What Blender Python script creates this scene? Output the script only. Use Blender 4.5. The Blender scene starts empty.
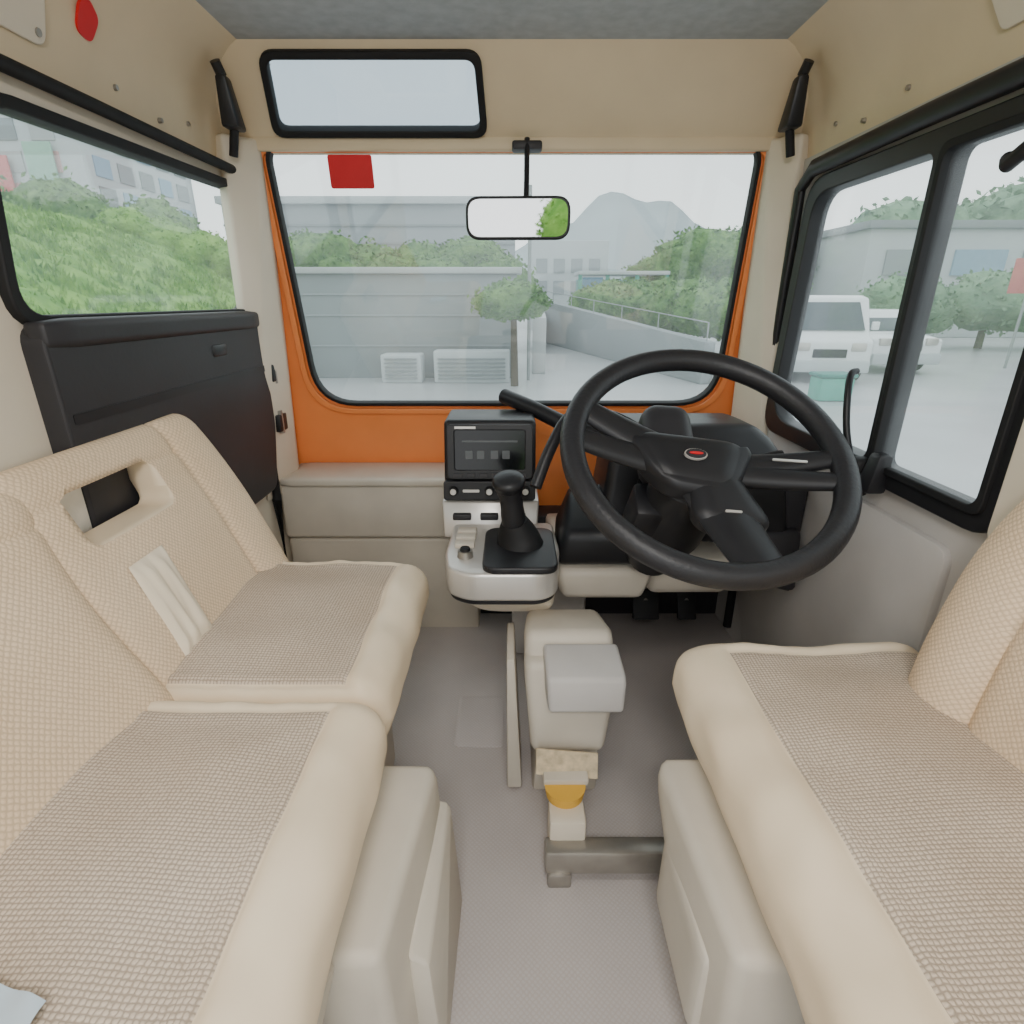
import bpy, bmesh, math, random
from mathutils import Vector, Matrix, noise
random.seed(3)
S=bpy.context.scene
COL=S.collection
def lin(c):
    r=[]
    for v in c:
        v=v/255.0
        r.append(v/12.92 if v<=0.04045 else ((v+0.055)/1.055)**2.4)
    return r
MATS={}
def mat(name,rgb,rough=.6,metal=0.0,var=0.08,vscale=6,bump=None,spec=.4,pat=None,coat=0,rgb2=None):
    if name in MATS: return MATS[name]
    m=bpy.data.materials.new(name); m.use_nodes=True
    nt=m.node_tree; N=nt.nodes; L=nt.links
    b=N['Principled BSDF']
    b.inputs['Roughness'].default_value=rough
    b.inputs['Metallic'].default_value=metal
    b.inputs['Specular IOR Level'].default_value=spec
    if coat: b.inputs['Coat Weight'].default_value=coat
    c=lin(rgb)
    tc=N.new('ShaderNodeTexCoord')
    nz=N.new('ShaderNodeTexNoise'); nz.inputs['Scale'].default_value=vscale; nz.inputs['Detail'].default_value=6
    L.new(tc.outputs['Object'],nz.inputs['Vector'])
    rp=N.new('ShaderNodeValToRGB')
    rp.color_ramp.elements[0].position=.3; rp.color_ramp.elements[1].position=.7
    c2=lin(rgb2) if rgb2 else [min(1,x*(1+var)) for x in c]
    c1=[x*(1-var) for x in c] if not rgb2 else c
    rp.color_ramp.elements[0].color=(*c1,1); rp.color_ramp.elements[1].color=(*c2,1)
    L.new(nz.outputs['Fac'],rp.inputs['Fac'])
    out=rp.outputs['Color']
    if pat:
        kind,axes,period,dark,strength=pat
        mp=N.new('ShaderNodeMapping'); L.new(tc.outputs['Object'],mp.inputs['Vector'])
        if kind=='diag':
            mp.inputs['Rotation'].default_value=(math.radians(45) if 'X' not in axes else 0,0,math.radians(45) if 'X' in axes else 0)
        ws=[]
        for a in axes:
            w=N.new('ShaderNodeTexWave'); w.wave_type='BANDS'; w.bands_direction=a
            w.inputs['Scale'].default_value=.314/period; w.inputs['Distortion'].default_value=2.0
            w.inputs['Detail Scale'].default_value=3
            L.new(mp.outputs['Vector'],w.inputs['Vector']); ws.append(w)
        mu=N.new('ShaderNodeMath'); mu.operation='MULTIPLY'
        L.new(ws[0].outputs['Fac'],mu.inputs[0]); L.new(ws[1].outputs['Fac'],mu.inputs[1])
        pw=N.new('ShaderNodeMath'); pw.operation='POWER'; pw.inputs[1].default_value=.6
        L.new(mu.outputs[0],pw.inputs[0])
        mx=N.new('ShaderNodeMixRGB'); mx.blend_type='MULTIPLY'; mx.inputs['Fac'].default_value=1
        r2=N.new('ShaderNodeValToRGB'); r2.color_ramp.elements[0].color=(dark,dark*.96,dark*.92,1); r2.color_ramp.elements[1].color=(1,1,1,1)
        r2.color_ramp.elements[1].position=.6
        L.new(pw.outputs[0],r2.inputs['Fac']); L.new(out,mx.inputs[1]); L.new(r2.outputs['Color'],mx.inputs[2])
        out=mx.outputs[0]
        bp=N.new('ShaderNodeBump'); bp.inputs['Strength'].default_value=strength; bp.inputs['Distance'].default_value=.0013
        L.new(pw.outputs[0],bp.inputs['Height']); L.new(bp.outputs[0],b.inputs['Normal'])
    elif bump:
        n2=N.new('ShaderNodeTexNoise'); n2.inputs['Scale'].default_value=bump[0]; n2.inputs['Detail'].default_value=4
        L.new(tc.outputs['Object'],n2.inputs['Vector'])
        bp=N.new('ShaderNodeBump'); bp.inputs['Strength'].default_value=bump[1]; bp.inputs['Distance'].default_value=bump[2]
        L.new(n2.outputs['Fac'],bp.inputs['Height']); L.new(bp.outputs[0],b.inputs['Normal'])
    L.new(out,b.inputs['Base Color'])
    MATS[name]=m
    return m
def glassmat(name,tint=(1,1,1),refl=.06,haze_veil=.05):
    # thin glass: transparent + reflection + translucent veil imitating whitish haze
    m=bpy.data.materials.new(name); m.use_nodes=True
    nt=m.node_tree; N=nt.nodes; L=nt.links; N.clear()
    o=N.new('ShaderNodeOutputMaterial'); t=N.new('ShaderNodeBsdfTransparent'); g=N.new('ShaderNodeBsdfGlossy')
    d=N.new('ShaderNodeBsdfTranslucent'); d.inputs['Color'].default_value=(.93,.96,.97,1)
    t.inputs['Color'].default_value=(*tint,1); g.inputs['Roughness'].default_value=.03
    tc=N.new('ShaderNodeTexCoord'); nz=N.new('ShaderNodeTexNoise'); nz.inputs['Scale'].default_value=3.5; nz.inputs['Detail'].default_value=4
    L.new(tc.outputs['Object'],nz.inputs['Vector'])
    mr=N.new('ShaderNodeMapRange'); mr.inputs['From Min'].default_value=.3; mr.inputs['From Max'].default_value=.7
    mr.inputs['To Min'].default_value=haze_veil*.6; mr.inputs['To Max'].default_value=haze_veil*1.5
    L.new(nz.outputs['Fac'],mr.inputs['Value'])
    m0=N.new('ShaderNodeMixShader'); L.new(mr.outputs[0],m0.inputs[0]); L.new(t.outputs[0],m0.inputs[1]); L.new(d.outputs[0],m0.inputs[2])
    mx=N.new('ShaderNodeMixShader'); mx.inputs[0].default_value=refl
    L.new(m0.outputs[0],mx.inputs[1]); L.new(g.outputs[0],mx.inputs[2]); L.new(mx.outputs[0],o.inputs[0])
    return m

# ---------- materials
cream=mat('cream_vinyl',(230,210,180),.5,vscale=7,rgb2=(242,224,196),bump=(60,.12,.002))
fabric=mat('seat_fabric_weave',(208,189,168),.9,vscale=6,rgb2=(222,205,186),pat=('sq',('X','Y'),.0047,.54,.5))
backfab=mat('back_fabric_weave',(234,208,174),.85,vscale=5,rgb2=(243,219,188),pat=('diag',('Y','Z'),.0056,.76,.35))
tan=mat('tan_panel',(221,202,170),.5,var=.05,bump=(25,.06,.003))
tanlight=mat('light_tan_panel',(224,213,194),.5,var=.05)
greybeige=mat('grey_beige_plastic',(206,197,182),.5,var=.06,vscale=9,bump=(30,.06,.002))
greywall=mat('grey_door_plastic',(190,186,182),.55,var=.07)
orange=mat('orange_paint',(250,146,80),.35,var=.06,coat=.3)
black=mat('black_plastic',(32,32,35),.42,var=.15)
blackr=mat('black_rubber',(22,22,24),.65,var=.15)
rim=mat('wheel_rim_grip',(38,38,41),.42,var=.1,bump=(180,.35,.002))
darkpanel=mat('dark_door_panel',(48,47,50),.5,var=.12,bump=(120,.15,.001))
floorm=mat('floor_vinyl',(200,194,192),.5,var=.07,vscale=5,pat=('diag',('X','Y'),.006,.93,.15))
headl=mat('grey_headliner',(176,181,184),.9,var=.1,vscale=40,bump=(200,.3,.001))
silver=mat('silver_plastic',(200,196,190),.3,metal=.4,var=.05)
metal=mat('brushed_metal',(165,160,152),.35,metal=.7,var=.15,vscale=20)
red=mat('red_label',(214,30,38),.5)
white=mat('white_cloth',(240,232,218),.8,bump=(30,.5,.01))
pocketm=mat('gathered_fabric',(240,226,202),.8,var=.04)
yellow=mat('yellow_cap',(232,180,70),.5)
paper=mat('paper_label',(210,192,160),.8,var=.25,vscale=60)
screen=mat('screen_black',(18,20,22),.15)
lcd=mat('lcd_segments',(80,84,86),.3)
blue=mat('blue_plastic_film',(190,205,215),.3)
glass=glassmat('window_glass',(.95,.98,.97),.07,.055)
mirrorm=mat('mirror_silver',(235,238,238),.02,metal=1,var=0)

def finish(ob,parent,smooth=True,ang=40):
    if smooth:
        me=ob.data
        for p in me.polygons: p.use_smooth=True
        try: me.set_sharp_from_angle(angle=math.radians(ang))
        except Exception: pass
    if parent is not None:
        ob.parent=parent
        if not parent.get('local'): ob.matrix_parent_inverse=Matrix.Translation(-Vector(parent.location))
    return ob
def group(name,loc=(0,0,0),rot=None):
    e=bpy.data.objects.new(name,None); e.empty_display_size=.05
    e.location=loc
    if rot is not None: e.rotation_euler=rot; e['local']=1
    COL.objects.link(e); return e
def mk(name,verts,faces,mats,parent=None,smooth=True,midx=None,ang=40,recalc=True):
    me=bpy.data.meshes.new(name); me.from_pydata([tuple(v) for v in verts],[],faces); me.update()
    if not isinstance(mats,(list,tuple)): mats=[mats]
    for m in mats: me.materials.append(m)
    if midx:
        for p,i in zip(me.polygons,midx): p.material_index=i
    if recalc:
        bm=bmesh.new(); bm.from_mesh(me); bmesh.ops.recalc_face_normals(bm,faces=bm.faces); bm.to_mesh(me); bm.free()
    ob=bpy.data.objects.new(name,me); COL.objects.link(ob)
    return finish(ob,parent,smooth,ang)
def hull(name,pts,m,parent=None,bev=.005,seg=2):
    bm=bmesh.new()
    for p in pts: bm.verts.new(p)
    r=bmesh.ops.convex_hull(bm,input=bm.verts)
    bmesh.ops.dissolve_limit(bm,angle_limit=.02,verts=bm.verts,edges=bm.edges)
    if bev: bmesh.ops.bevel(bm,geom=list(bm.edges),offset=bev,segments=seg,affect='EDGES',profile=.5)
    bmesh.ops.recalc_face_normals(bm,faces=bm.faces)
    me=bpy.data.meshes.new(name); bm.to_mesh(me); bm.free(); me.materials.append(m)
    ob=bpy.data.objects.new(name,me); COL.objects.link(ob)
    return finish(ob,parent)
def box(name,a,b,m,parent=None,bev=.005,seg=2):
    return hull(name,[(x,y,z) for x in(a[0],b[0]) for y in (a[1],b[1]) for z in (a[2],b[2])],m,parent,bev,seg)
def prism(name,poly,axis,a0,a1,m,parent=None,bev=.004,seg=2):
    def P(u,v,w):
        return {'X':(w,u,v),'Y':(u,w,v),'Z':(u,v,w)}[axis]
    n=len(poly)
    bm=bmesh.new()
    A=[bm.verts.new(P(u,v,a0)) for u,v in poly]; B=[bm.verts.new(P(u,v,a1)) for u,v in poly]
    bm.faces.new(A); bm.faces.new(B[::-1])
    for i in range(n): bm.faces.new((A[i],A[(i+1)%n],B[(i+1)%n],B[i]))
    bmesh.ops.recalc_face_normals(bm,faces=bm.faces)
    if bev: bmesh.ops.bevel(bm,geom=list(bm.edges),offset=bev,segments=seg,affect='EDGES',profile=.5)
    me=bpy.data.meshes.new(name); bm.to_mesh(me); bm.free(); me.materials.append(m)
    ob=bpy.data.objects.new(name,me); COL.objects.link(ob)
    return finish(ob,parent)
def rpoly(pts,r,seg=6):
    n=len(pts); out=[]
    if not isinstance(r,(list,tuple)): r=[r]*n
    for i in range(n):
        p=Vector(pts[i]); a=Vector(pts[i-1])-p; b=Vector(pts[(i+1)%n])-p
        la,lb=a.length,b.length; a.normalize(); b.normalize()
        rr=min(r[i],la*.49,lb*.49)
        if rr<=1e-5: out.append(tuple(p)); continue
        s=p+a*rr; e=p+b*rr
        for k in range(seg+1):
            t=k/seg
            q=(1-t)**2*s+2*t*(1-t)*p+t*t*e
            out.append((q.x,q.y))
    return out
def rect(x0,y0,x1,y1): return [(x0,y0),(x1,y0),(x1,y1),(x0,y1)]
def offset(pts,d):
    n=len(pts); out=[]
    for i in range(n):
        p=Vector(pts[i]); a=(p-Vector(pts[i-1])).normalized(); b=(Vector(pts[(i+1)%n])-p).normalized()
        na=Vector((a.y,-a.x)); nb=Vector((b.y,-b.x)); nn=(na+nb)
        k=d/max(.3,(1+na.dot(nb)))
        q=p+nn*k; out.append((q.x,q.y))
    return out
def panel(name,outer,holes,th,M,m,parent=None,bev=0):
    cu=bpy.data.curves.new(name+'_c','CURVE'); cu.dimensions='2D'; cu.fill_mode='BOTH'; cu.extrude=th/2
    if bev: cu.bevel_depth=bev; cu.bevel_resolution=2; cu.offset=-bev
    for loop in [outer]+holes:
        sp=cu.splines.new('POLY'); sp.points.add(len(loop)-1)
        for p,q in zip(sp.points,loop): p.co=(q[0],q[1],0,1)
        sp.use_cyclic_u=True
    o=bpy.data.objects.new(name+'_c',cu); COL.objects.link(o)
    dg=bpy.context.evaluated_depsgraph_get(); dg.update()
    me=bpy.data.meshes.new_from_object(o.evaluated_get(dg)); me.transform(M)
    bpy.data.objects.remove(o)
    me.materials.clear(); me.materials.append(m)
    for p in me.polygons: p.material_index=0
    me.name=name
    ob=bpy.data.objects.new(name,me); COL.objects.link(ob)
    return finish(ob,parent,True,30)
def frameM(o,u,v):
    u=Vector(u).normalized(); v=Vector(v).normalized(); n=u.cross(v)
    M=Matrix.Identity(4)
    for i in range(3): M[i][0]=u[i]; M[i][1]=v[i]; M[i][2]=n[i]; M[i][3]=o[i]
    return M
def T(x,y,z): return Matrix.Translation((x,y,z))
def sweep(name,pts,radii,m,parent=None,seg=14,up=(0,0,1),closed=False,cap=True):
    pts=[Vector(p) for p in pts]; n=len(pts); V=[];F=[]
    up=Vector(up)
    for i,p in enumerate(pts):
        if closed: t=(pts[(i+1)%n]-pts[i-1])
        else: t=(pts[min(i+1,n-1)]-pts[max(i-1,0)])
        t.normalize(); s=t.cross(up)
        if s.length<1e-4: s=t.cross(Vector((0,1,0)))
        s.normalize(); w=s.cross(t)
        r=radii[i] if isinstance(radii,list) else radii
        if not isinstance(r,(tuple,list)): r=(r,r)
        for k in range(seg):
            a=2*math.pi*k/seg
            V.append(p+s*math.cos(a)*r[0]+w*math.sin(a)*r[1])
    for i in range(n if closed else n-1):
        j=(i+1)%n
        for k in range(seg):
            l=(k+1)%seg
            F.append((i*seg+k,i*seg+l,j*seg+l,j*seg+k))
    if cap and not closed:
        F.append(tuple(range(seg))[::-1]); F.append(tuple((n-1)*seg+k for k in range(seg)))
    return mk(name,V,F,m,parent)
def smoothpath(pts,n=6):
    pts=[Vector(p) for p in pts]; out=[]
    P=[pts[0]]+pts+[pts[-1]]
    for i in range(1,len(P)-2):
        for k in range(n):
            t=k/n; a,b,c,d=P[i-1],P[i],P[i+1],P[i+2]
            out.append(.5*((2*b)+(c-a)*t+(2*a-5*b+4*c-d)*t*t+(3*b-a-3*c+d)*t**3))
    out.append(pts[-1]); return out
def grid(h,breaks=(),n=30):
    g=[-h+2*h*i/n for i in range(n+1)]
    for b in breaks:
        g=[x for x in g if abs(x-b)>.008 or abs(abs(x)-h)<1e-6]
        g+= [b-.005,b,b+.005]
    return sorted(set(round(x,5) for x in g if -h<=x<=h))
def softbox(name,h,r,mats,parent=None,gx=None,gy=None,gz=None,deform=None,matf=None,n=26):
    xs=gx or grid(h[0],n=n); ys=gy or grid(h[1],n=n); zs=gz or grid(h[2],n=n)
    A=(len(xs)-1,len(ys)-1,len(zs)-1); idx={}; V=[]; F=[]; MI=[]
    if not isinstance(r,(tuple,list)): r=(r,r,r)
    def vid(i,j,k):
        key=(i,j,k)
        if key in idx: return idx[key]
        p=Vector((xs[i],ys[j],zs[k]))
        inn=Vector([max(-(h[a]-r[a]),min(h[a]-r[a],p[a])) for a in range(3)])
        d=p-inn
        d=Vector([d[a]/r[a] for a in range(3)])
        if d.length>1e-9:
            d=d.normalized()*max(abs(d.x),abs(d.y),abs(d.z))
        q=inn+Vector([d[a]*r[a] for a in range(3)])
        q2=deform(q.x,q.y,q.z) if deform else q
        idx[key]=len(V); V.append(Vector(q2)); return idx[key]
    def addf(ids,c):
        F.append(tuple(vid(*t) for t in ids)); MI.append(matf(*c) if matf else 0)
    for i in range(A[0]):
        for j in range(A[1]):
            for k in (0,A[2]):
                addf([(i,j,k),(i+1,j,k),(i+1,j+1,k),(i,j+1,k)],((xs[i]+xs[i+1])/2,(ys[j]+ys[j+1])/2,zs[k]))
    for i in range(A[0]):
        for j in range(A[2]):
            for k in (0,A[1]):
                addf([(i,k,j),(i+1,k,j),(i+1,k,j+1),(i,k,j+1)],((xs[i]+xs[i+1])/2,ys[k],(zs[j]+zs[j+1])/2))
    for i in range(A[1]):
        for j in range(A[2]):
            for k in (0,A[0]):
                addf([(k,i,j),(k,i+1,j),(k,i+1,j+1),(k,i,j+1)],(xs[k],(ys[i]+ys[i+1])/2,(zs[j]+zs[j+1])/2))
    return mk(name,V,F,mats,parent,midx=MI,ang=80)
def cyl(name,p0,p1,r0,r1,m,parent=None,seg=24): 
    return sweep(name,[p0,p1],[r0,r1],m,parent,seg)
def boolcut(ob,cut):
    md=ob.modifiers.new('b','BOOLEAN'); md.object=cut; md.operation='DIFFERENCE'; md.solver='EXACT'
    dg=bpy.context.evaluated_depsgraph_get(); dg.update()
    me=bpy.data.meshes.new_from_object(ob.evaluated_get(dg)); ob.modifiers.clear(); ob.data=me
    bpy.data.objects.remove(cut)

# ================= SHELL =================
LW=-.655; RW=.655
fl=box('floor',(-.68,-.7,-.96),(.68,1.62,-.93),floorm,None,.002)
cl=box('ceiling',(-.545,-.7,.48),(.545,1.385,.50),headl,None,.004)
UY=((0,1,0),(0,0,1))
ML=frameM((LW,0,0),*UY); MR=frameM((RW,0,0),*UY)
winL=[(.765,-.022),(1.455,-.022),(1.495,.24),(.80,.228)]
hL=rpoly(winL,.05)
rr=rect(-.55,-.12,.56,.23)
rearw=rpoly(rr,.05)
wl=group('wall_left',(LW,.5,0))
panel('body_panel',rect(-.7,-.95,1.62,.29),[hL,rearw],.02,ML,tanlight,wl)
w1=group('window_1',(LW,1.15,.1))
MLf=frameM((LW+.006,0,0),*UY)
panel('gasket',rpoly(offset(winL,.014),.06),[rpoly(offset(winL,-.003),.045)],.03,MLf,blackr,w1,.003)
panel('glass',hL,[],.004,ML,glass,w1)
w1b=group('added_window_2',(LW,.1,.1))  # unseen rear window, added to let more daylight into the cabin
panel('gasket',rpoly(offset(rr,.015),.06),[rpoly(offset(rr,-.004),.045)],.03,MLf,blackr,w1b,.003)
panel('glass',rearw,[],.004,ML,glass,w1b)
dp=group('door_1',(LW,1.1,-.2))
panel('dark_trim_panel',rpoly([(.765,-.46),(1.40,-.46),(1.445,-.30),(1.445,-.03),(.765,-.03)],.03),[],.03,frameM((LW+.02,0,0),*UY),darkpanel,dp,.006)
softbox('sill_ledge',(.018,.338,.020),.012,[darkpanel],dp,n=12,deform=lambda x,y,z:(LW+.030+x,1.105+y,-.043+z))
panel('rib',rpoly([(.78,-.165),(1.43,-.165),(1.43,-.15),(.78,-.15)],.004),[],.012,frameM((LW+.036,0,0),*UY),black,dp)
box('door_latch',(LW+.02,1.19,-.11),(LW+.045,1.25,-.085),black,dp,.006)
big=[(.69,-.275),(1.37,-.275),(1.335,.215),(.69,.215)]
rr2=rect(-.55,-.12,.50,.21)
r_rear=rpoly(rr2,.05)
wr=group('wall_right',(RW,.5,0))
panel('body_panel',rect(-.7,-.95,1.62,.29),[rpoly(big,.05),r_rear],.02,MR,greywall,wr)
w3=group('window_3',(RW,1.0,0))
MRf=frameM((RW-.008,0,0),*UY)
p1=[(.970,-.264),(1.362,-.264),(1.322,.207),(.970,.207)]
p2=[(.705,-.265),(.942,-.265),(.942,.207),(.705,.207)]
panel('window_frame',rpoly(offset(big,.024),.06),[rpoly(p1,[.02,.09,.05,.02]),rpoly(p2,.02)],.030,MRf,black,w3,.003)
panel('front_pane',rpoly(offset(p1,.008),.03),[],.004,MR,glass,w3)
panel('sliding_pane',rpoly(offset(p2,.008),.02),[],.004,frameM((RW-.012,0,0),*UY),glass,w3)
panel('sash_ring',rpoly(offset(p2,.008),.02),[rpoly(offset(p2,-.004),.02)],.010,frameM((RW-.026,0,0),*UY),blackr,w3,.002)
w3b=group('added_window_4',(RW,0,0))  # matching unseen window on the right, also added for daylight
panel('gasket',rpoly(offset(rr2,.015),.06),[rpoly(offset(rr2,-.004),.045)],.03,MRf,blackr,w3b,.003)
panel('glass',r_rear,[],.004,MR,glass,w3b)
panel('trim_9',rpoly(rect(.52,-.30,.684,.245),.02),[],.014,frameM((RW-.018,0,0),*UY),tanlight,None,.003)
sweep('trim_1',[(-.635,-.6,.272),(-.632,.4,.272),(-.628,1.0,.274),(-.622,1.44,.272),(-.617,1.47,.24)],.010,blackr)
sweep('trim_2',[(.632,-.6,.262),(.630,.4,.262),(.628,1.0,.262),(.622,1.33,.255),(.626,1.385,.225),(.635,1.405,.05),(.64,1.42,-.25)],[(.011,.017)]*5+[.011,.009],black)
def upper(name,s):
    prof=[(.662,.265),(.652,.30),(.645,.35),(.63,.40),(.60,.445),(.56,.472),(.53,.485)]
    V=[];F=[]
    ys=[-.7,0,.5,1.0,1.35,1.5]
    for y in ys:
        for x,z in prof: V.append((s*x,y,z))
        for x,z in prof[::-1]: V.append((s*(x+.015),y,z+.012))
    n=2*len(prof)
    for i in range(len(ys)-1):
        for k in range(n): F.append((i*n+k,i*n+(k+1)%n,(i+1)*n+(k+1)%n,(i+1)*n+k))
    F.append(tuple(range(n))); F.append(tuple((len(ys)-1)*n+k for k in range(n)))
    return mk(name,V,F,tan,None,ang=50)
upper('trim_3',-1); upper('trim_4',1)
hdr=group('wall_front_header',(0,1.45,.4))
MH=frameM((0,1.5,.325),(1,0,0),(0,-.13,.155))
hw=[(-.522,.042),(-.062,.042),(-.070,.187),(-.500,.187)]
panel('header_panel',rect(-.66,-.004,.66,.215),[rpoly(hw,.025)],.02,MH,tan,hdr)
box('header_lip',(-.60,1.47,.316),(.60,1.515,.345),tan,hdr,.005,3)
w5=group('window_5',(-.29,1.43,.41))
MH2=MH@T(0,0,.008)
panel('gasket',rpoly(offset(hw,.008),.03),[rpoly(offset(hw,-.007),.02)],.022,MH2,blackr,w5,.003)
panel('glass',rpoly(hw,.025),[],.004,MH,glassmat('tinted_roof_glass',(.68,.74,.77),.08,.05),w5)
MW=frameM((0,1.6,-.264),(1,0,0),(0,-.1,.588))
ws=[(-.545,-.006),(.568,-.006),(.566,.605),(-.560,.605)]
wf=group('wall_front',(0,1.6,-.3))
panel('orange_panel',rect(-.67,-.36,.67,.618),[rpoly(ws,[.11,.11,.04,.04],8)],.02,MW,orange,wf)
wsg=group('windshield',(0,1.55,0))
panel('gasket',rpoly(offset(ws,.005),[.115,.115,.045,.045],8),[rpoly(offset(ws,-.004),[.105,.105,.035,.035],8)],.022,MW@T(0,0,.010),blackr,wsg,.002)
panel('glass',rpoly(offset(ws,.004),[.11,.11,.04,.04],8),[],.004,MW,glass,wsg)
lo_=[(-.575,-.036),(.598,-.036),(.594,.600),(-.588,.600)]
li_=[(-.559,-.020),(.582,-.020),(.578,.599),(-.572,.599)]
panel('inner_lip',rpoly(lo_,[.13,.13,0,0],8)[::1],[rpoly([(-.559,-.020),(.582,-.020),(.578,.590),(-.572,.590)],[.12,.12,.02,.02],8)],.01,MW@T(0,0,.012),orange,wsg,.003)
def pillar(name,s,xi,m):
    V=[(s*.658,1.40,-.5),(s*.645,1.38,-.5),(s*.612,1.545,-.5),(s*.64,1.62,-.5),
       (s*.658,1.44,.34),(s*.628,1.42,.34),(s*xi,1.475,.34),(s*(xi+.01),1.53,.34)]
    return hull(name,V,m,None,.008,3)
pillar('trim_5',-1,.568,tanlight); pillar('trim_6',1,.576,tanlight)
hp=group('door_hinge',(-.62,1.45,-.3))
sweep('seal',[(-.632,1.425,-.05),(-.632,1.42,-.5),(-.632,1.42,-.8)],.012,blackr,hp)
for z in(-.17,-.30):
    box('hinge_plate',(-.622,1.45,z-.025),(-.605,1.50,z+.02),black,hp,.004)
    cyl('hinge_pin',(-.612,1.47,z-.03),(-.612,1.47,z+.03),.008,.008,metal,hp)
lf=group('lower_front_panel',(-.3,1.45,-.7))
softbox('lip',(.26,.09,.012),.01,[greybeige],lf,n=14,deform=lambda x,y,z:(-.37+x,1.53+y,-.462+z))
box('upper_face',(-.64,1.455,-.63),(-.10,1.66,-.468),greybeige,lf,.012,3)
box('lower_face',(-.64,1.47,-.945),(-.10,1.66,-.635),greybeige,lf,.012,3)
box('footwell_back',(-.10,1.55,-.945),(.66,1.66,-.60),darkpanel,lf,.005)
sc=group('panel_screws',(-.6,.9,.4))
for y,z in((1.1,.325),(1.22,.31),(1.32,.33)):
    cyl('screw_l',(-.652,y,z),(-.644,y,z),.005,.004,metal,sc); cyl('screw_r',(.652,y,z),(.644,y,z),.005,.004,metal,sc)
MT=frameM((-.634,1.035,.39),(0,1,0),(.020,0,.047))
panel('red_sticker',rpoly([(-.02,-.02),(.012,-.026),(.022,.01),(-.005,.028),(-.022,.018)],.012),[],.004,MT@T(0,0,.004),red,None)
panel('trim_7',rpoly(rect(-.10,-.05,.07,.045),.02),[],.006,frameM((-.641,.88,.375),(0,1,0),(.013,0,.05))@T(0,0,.006),tanlight,None,.002)
panel('trim_8',rpoly([(-.12,-.045),(.05,-.045),(.09,.045),(-.12,.045)],.012),[],.006,frameM((.641,.86,.375),(0,-1,0),(-.013,0,.05))@Matrix.Scale(-1,4,(1,0,0))@T(0,0,.006),tanlight,None,.002)
for i,(a,b_) in enumerate(((.055,.03),(.055,-.035))):
    q=frameM((-.641,.88,.375),(0,1,0),(.013,0,.05))
    cyl('plate_screw_%d'%i,q@Vector((a,b_,.008)),q@Vector((a,b_,.013)),.006,.005,metal,sc)
for s,nm in((-1,'grab_clip'),(1,'grab_clip')):
    g=group(nm,(s*.57,1.36,.36))
    hull('body',[(s*.590,1.34,.42),(s*.568,1.34,.42),(s*.6,1.36,.335),(s*.565,1.36,.335),(s*.590,1.37,.42),(s*.568,1.37,.42),(s*.6,1.41,.335),(s*.565,1.41,.335)],black,g,.006)
    sweep('strap',[(s*.58,1.355,.42),(s*.583,1.34,.44)],.010,black,g)
    sweep('lower_tab',[(s*.585,1.39,.34),(s*.60,1.40,.29)],.009,blackr,g)

# ================= MIRROR / STICKER =================
g=group('rear_view_mirror',(.013,1.35,.167))
Mm=frameM((.013,1.35,.165),(1,-.03,0),(0,-.06,1))
mo=rect(-.112,-.042,.112,.042)
panel('housing',rpoly(mo,.03),[],.022,Mm@T(0,0,-.006),black,g,.004)
panel('mirror_glass',rpoly(offset(mo,-.006),.026),[],.003,Mm@T(0,0,.010),mirrorm,g)
sweep('stem',[(.03,1.37,.18),(.032,1.40,.25),(.033,1.43,.33)],.006,black,g)
box('mount',(.0,1.42,.308),(.066,1.46,.326),darkpanel,g,.005)
Ms=MW@T(-.375,.553,.006)
panel('warning_sticker',rpoly(rect(-.051,-.034,.051,.034),.006),[],.002,Ms,red,None)

# ================= SEATS =================
def cushion(name,x0,x1,y0,y1,top,th,roll_in,roll_far,roll_near,side,parent):
    hx=(x1-x0)/2; hy=(y1-y0)/2; hz=th/2; cx=(x0+x1)/2; cy=(y0+y1)/2; cz=top-hz
    bx=(hx-roll_in)*side; by1=hy-roll_far; by0=-hy+roll_near
    gx=grid(hx,[bx],38); gy=grid(hy,[by0,by1],64)
    def inside(x,y): return (x*side)<(hx-roll_in) and by0<y<by1
    def sm(t): t=max(0,min(1,t)); return t*t*(3-2*t)
    def deform(x,y,z):
        X=x;Y=y;Z=z
        if z>0:
            d=min(hx-roll_in-x*side,by1-y,y-by0)
            g=math.exp(-(d/.006)**2)*.007
            Z-=g
            if d>0: Z-=.006*sm(d/.02); Z+=.010*sm(d/.12)
            Z+=.007*noise.noise(Vector((x*9+cx,y*9+cy,1)))
            if d<0: Z+=.004*noise.noise(Vector((x*30,y*22,5)))
        k=1-.10*max(0,(-z/hz))
        X=X*k if X*side>0 else X
        X+=side*.012*(1-(z/hz)**2)*(1 if x*side>0 else 0)
        X+=.005*noise.noise(Vector((y*14,z*20,3)))
        if z<0 and x*side>0: X-=side*.005*math.exp(-((z+hz*.55)/.004)**2)
        return (cx+X,cy+Y,cz+Z)
    def mf(x,y,z): return 1 if (z>0 and inside(x,y) and abs(z-hz)<1e-4) else 0
    return softbox(name,(hx,hy,hz),.038,[cream,fabric],parent,gx=gx,gy=gy,gz=grid(hz,n=18),deform=deform,matf=mf)
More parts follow.
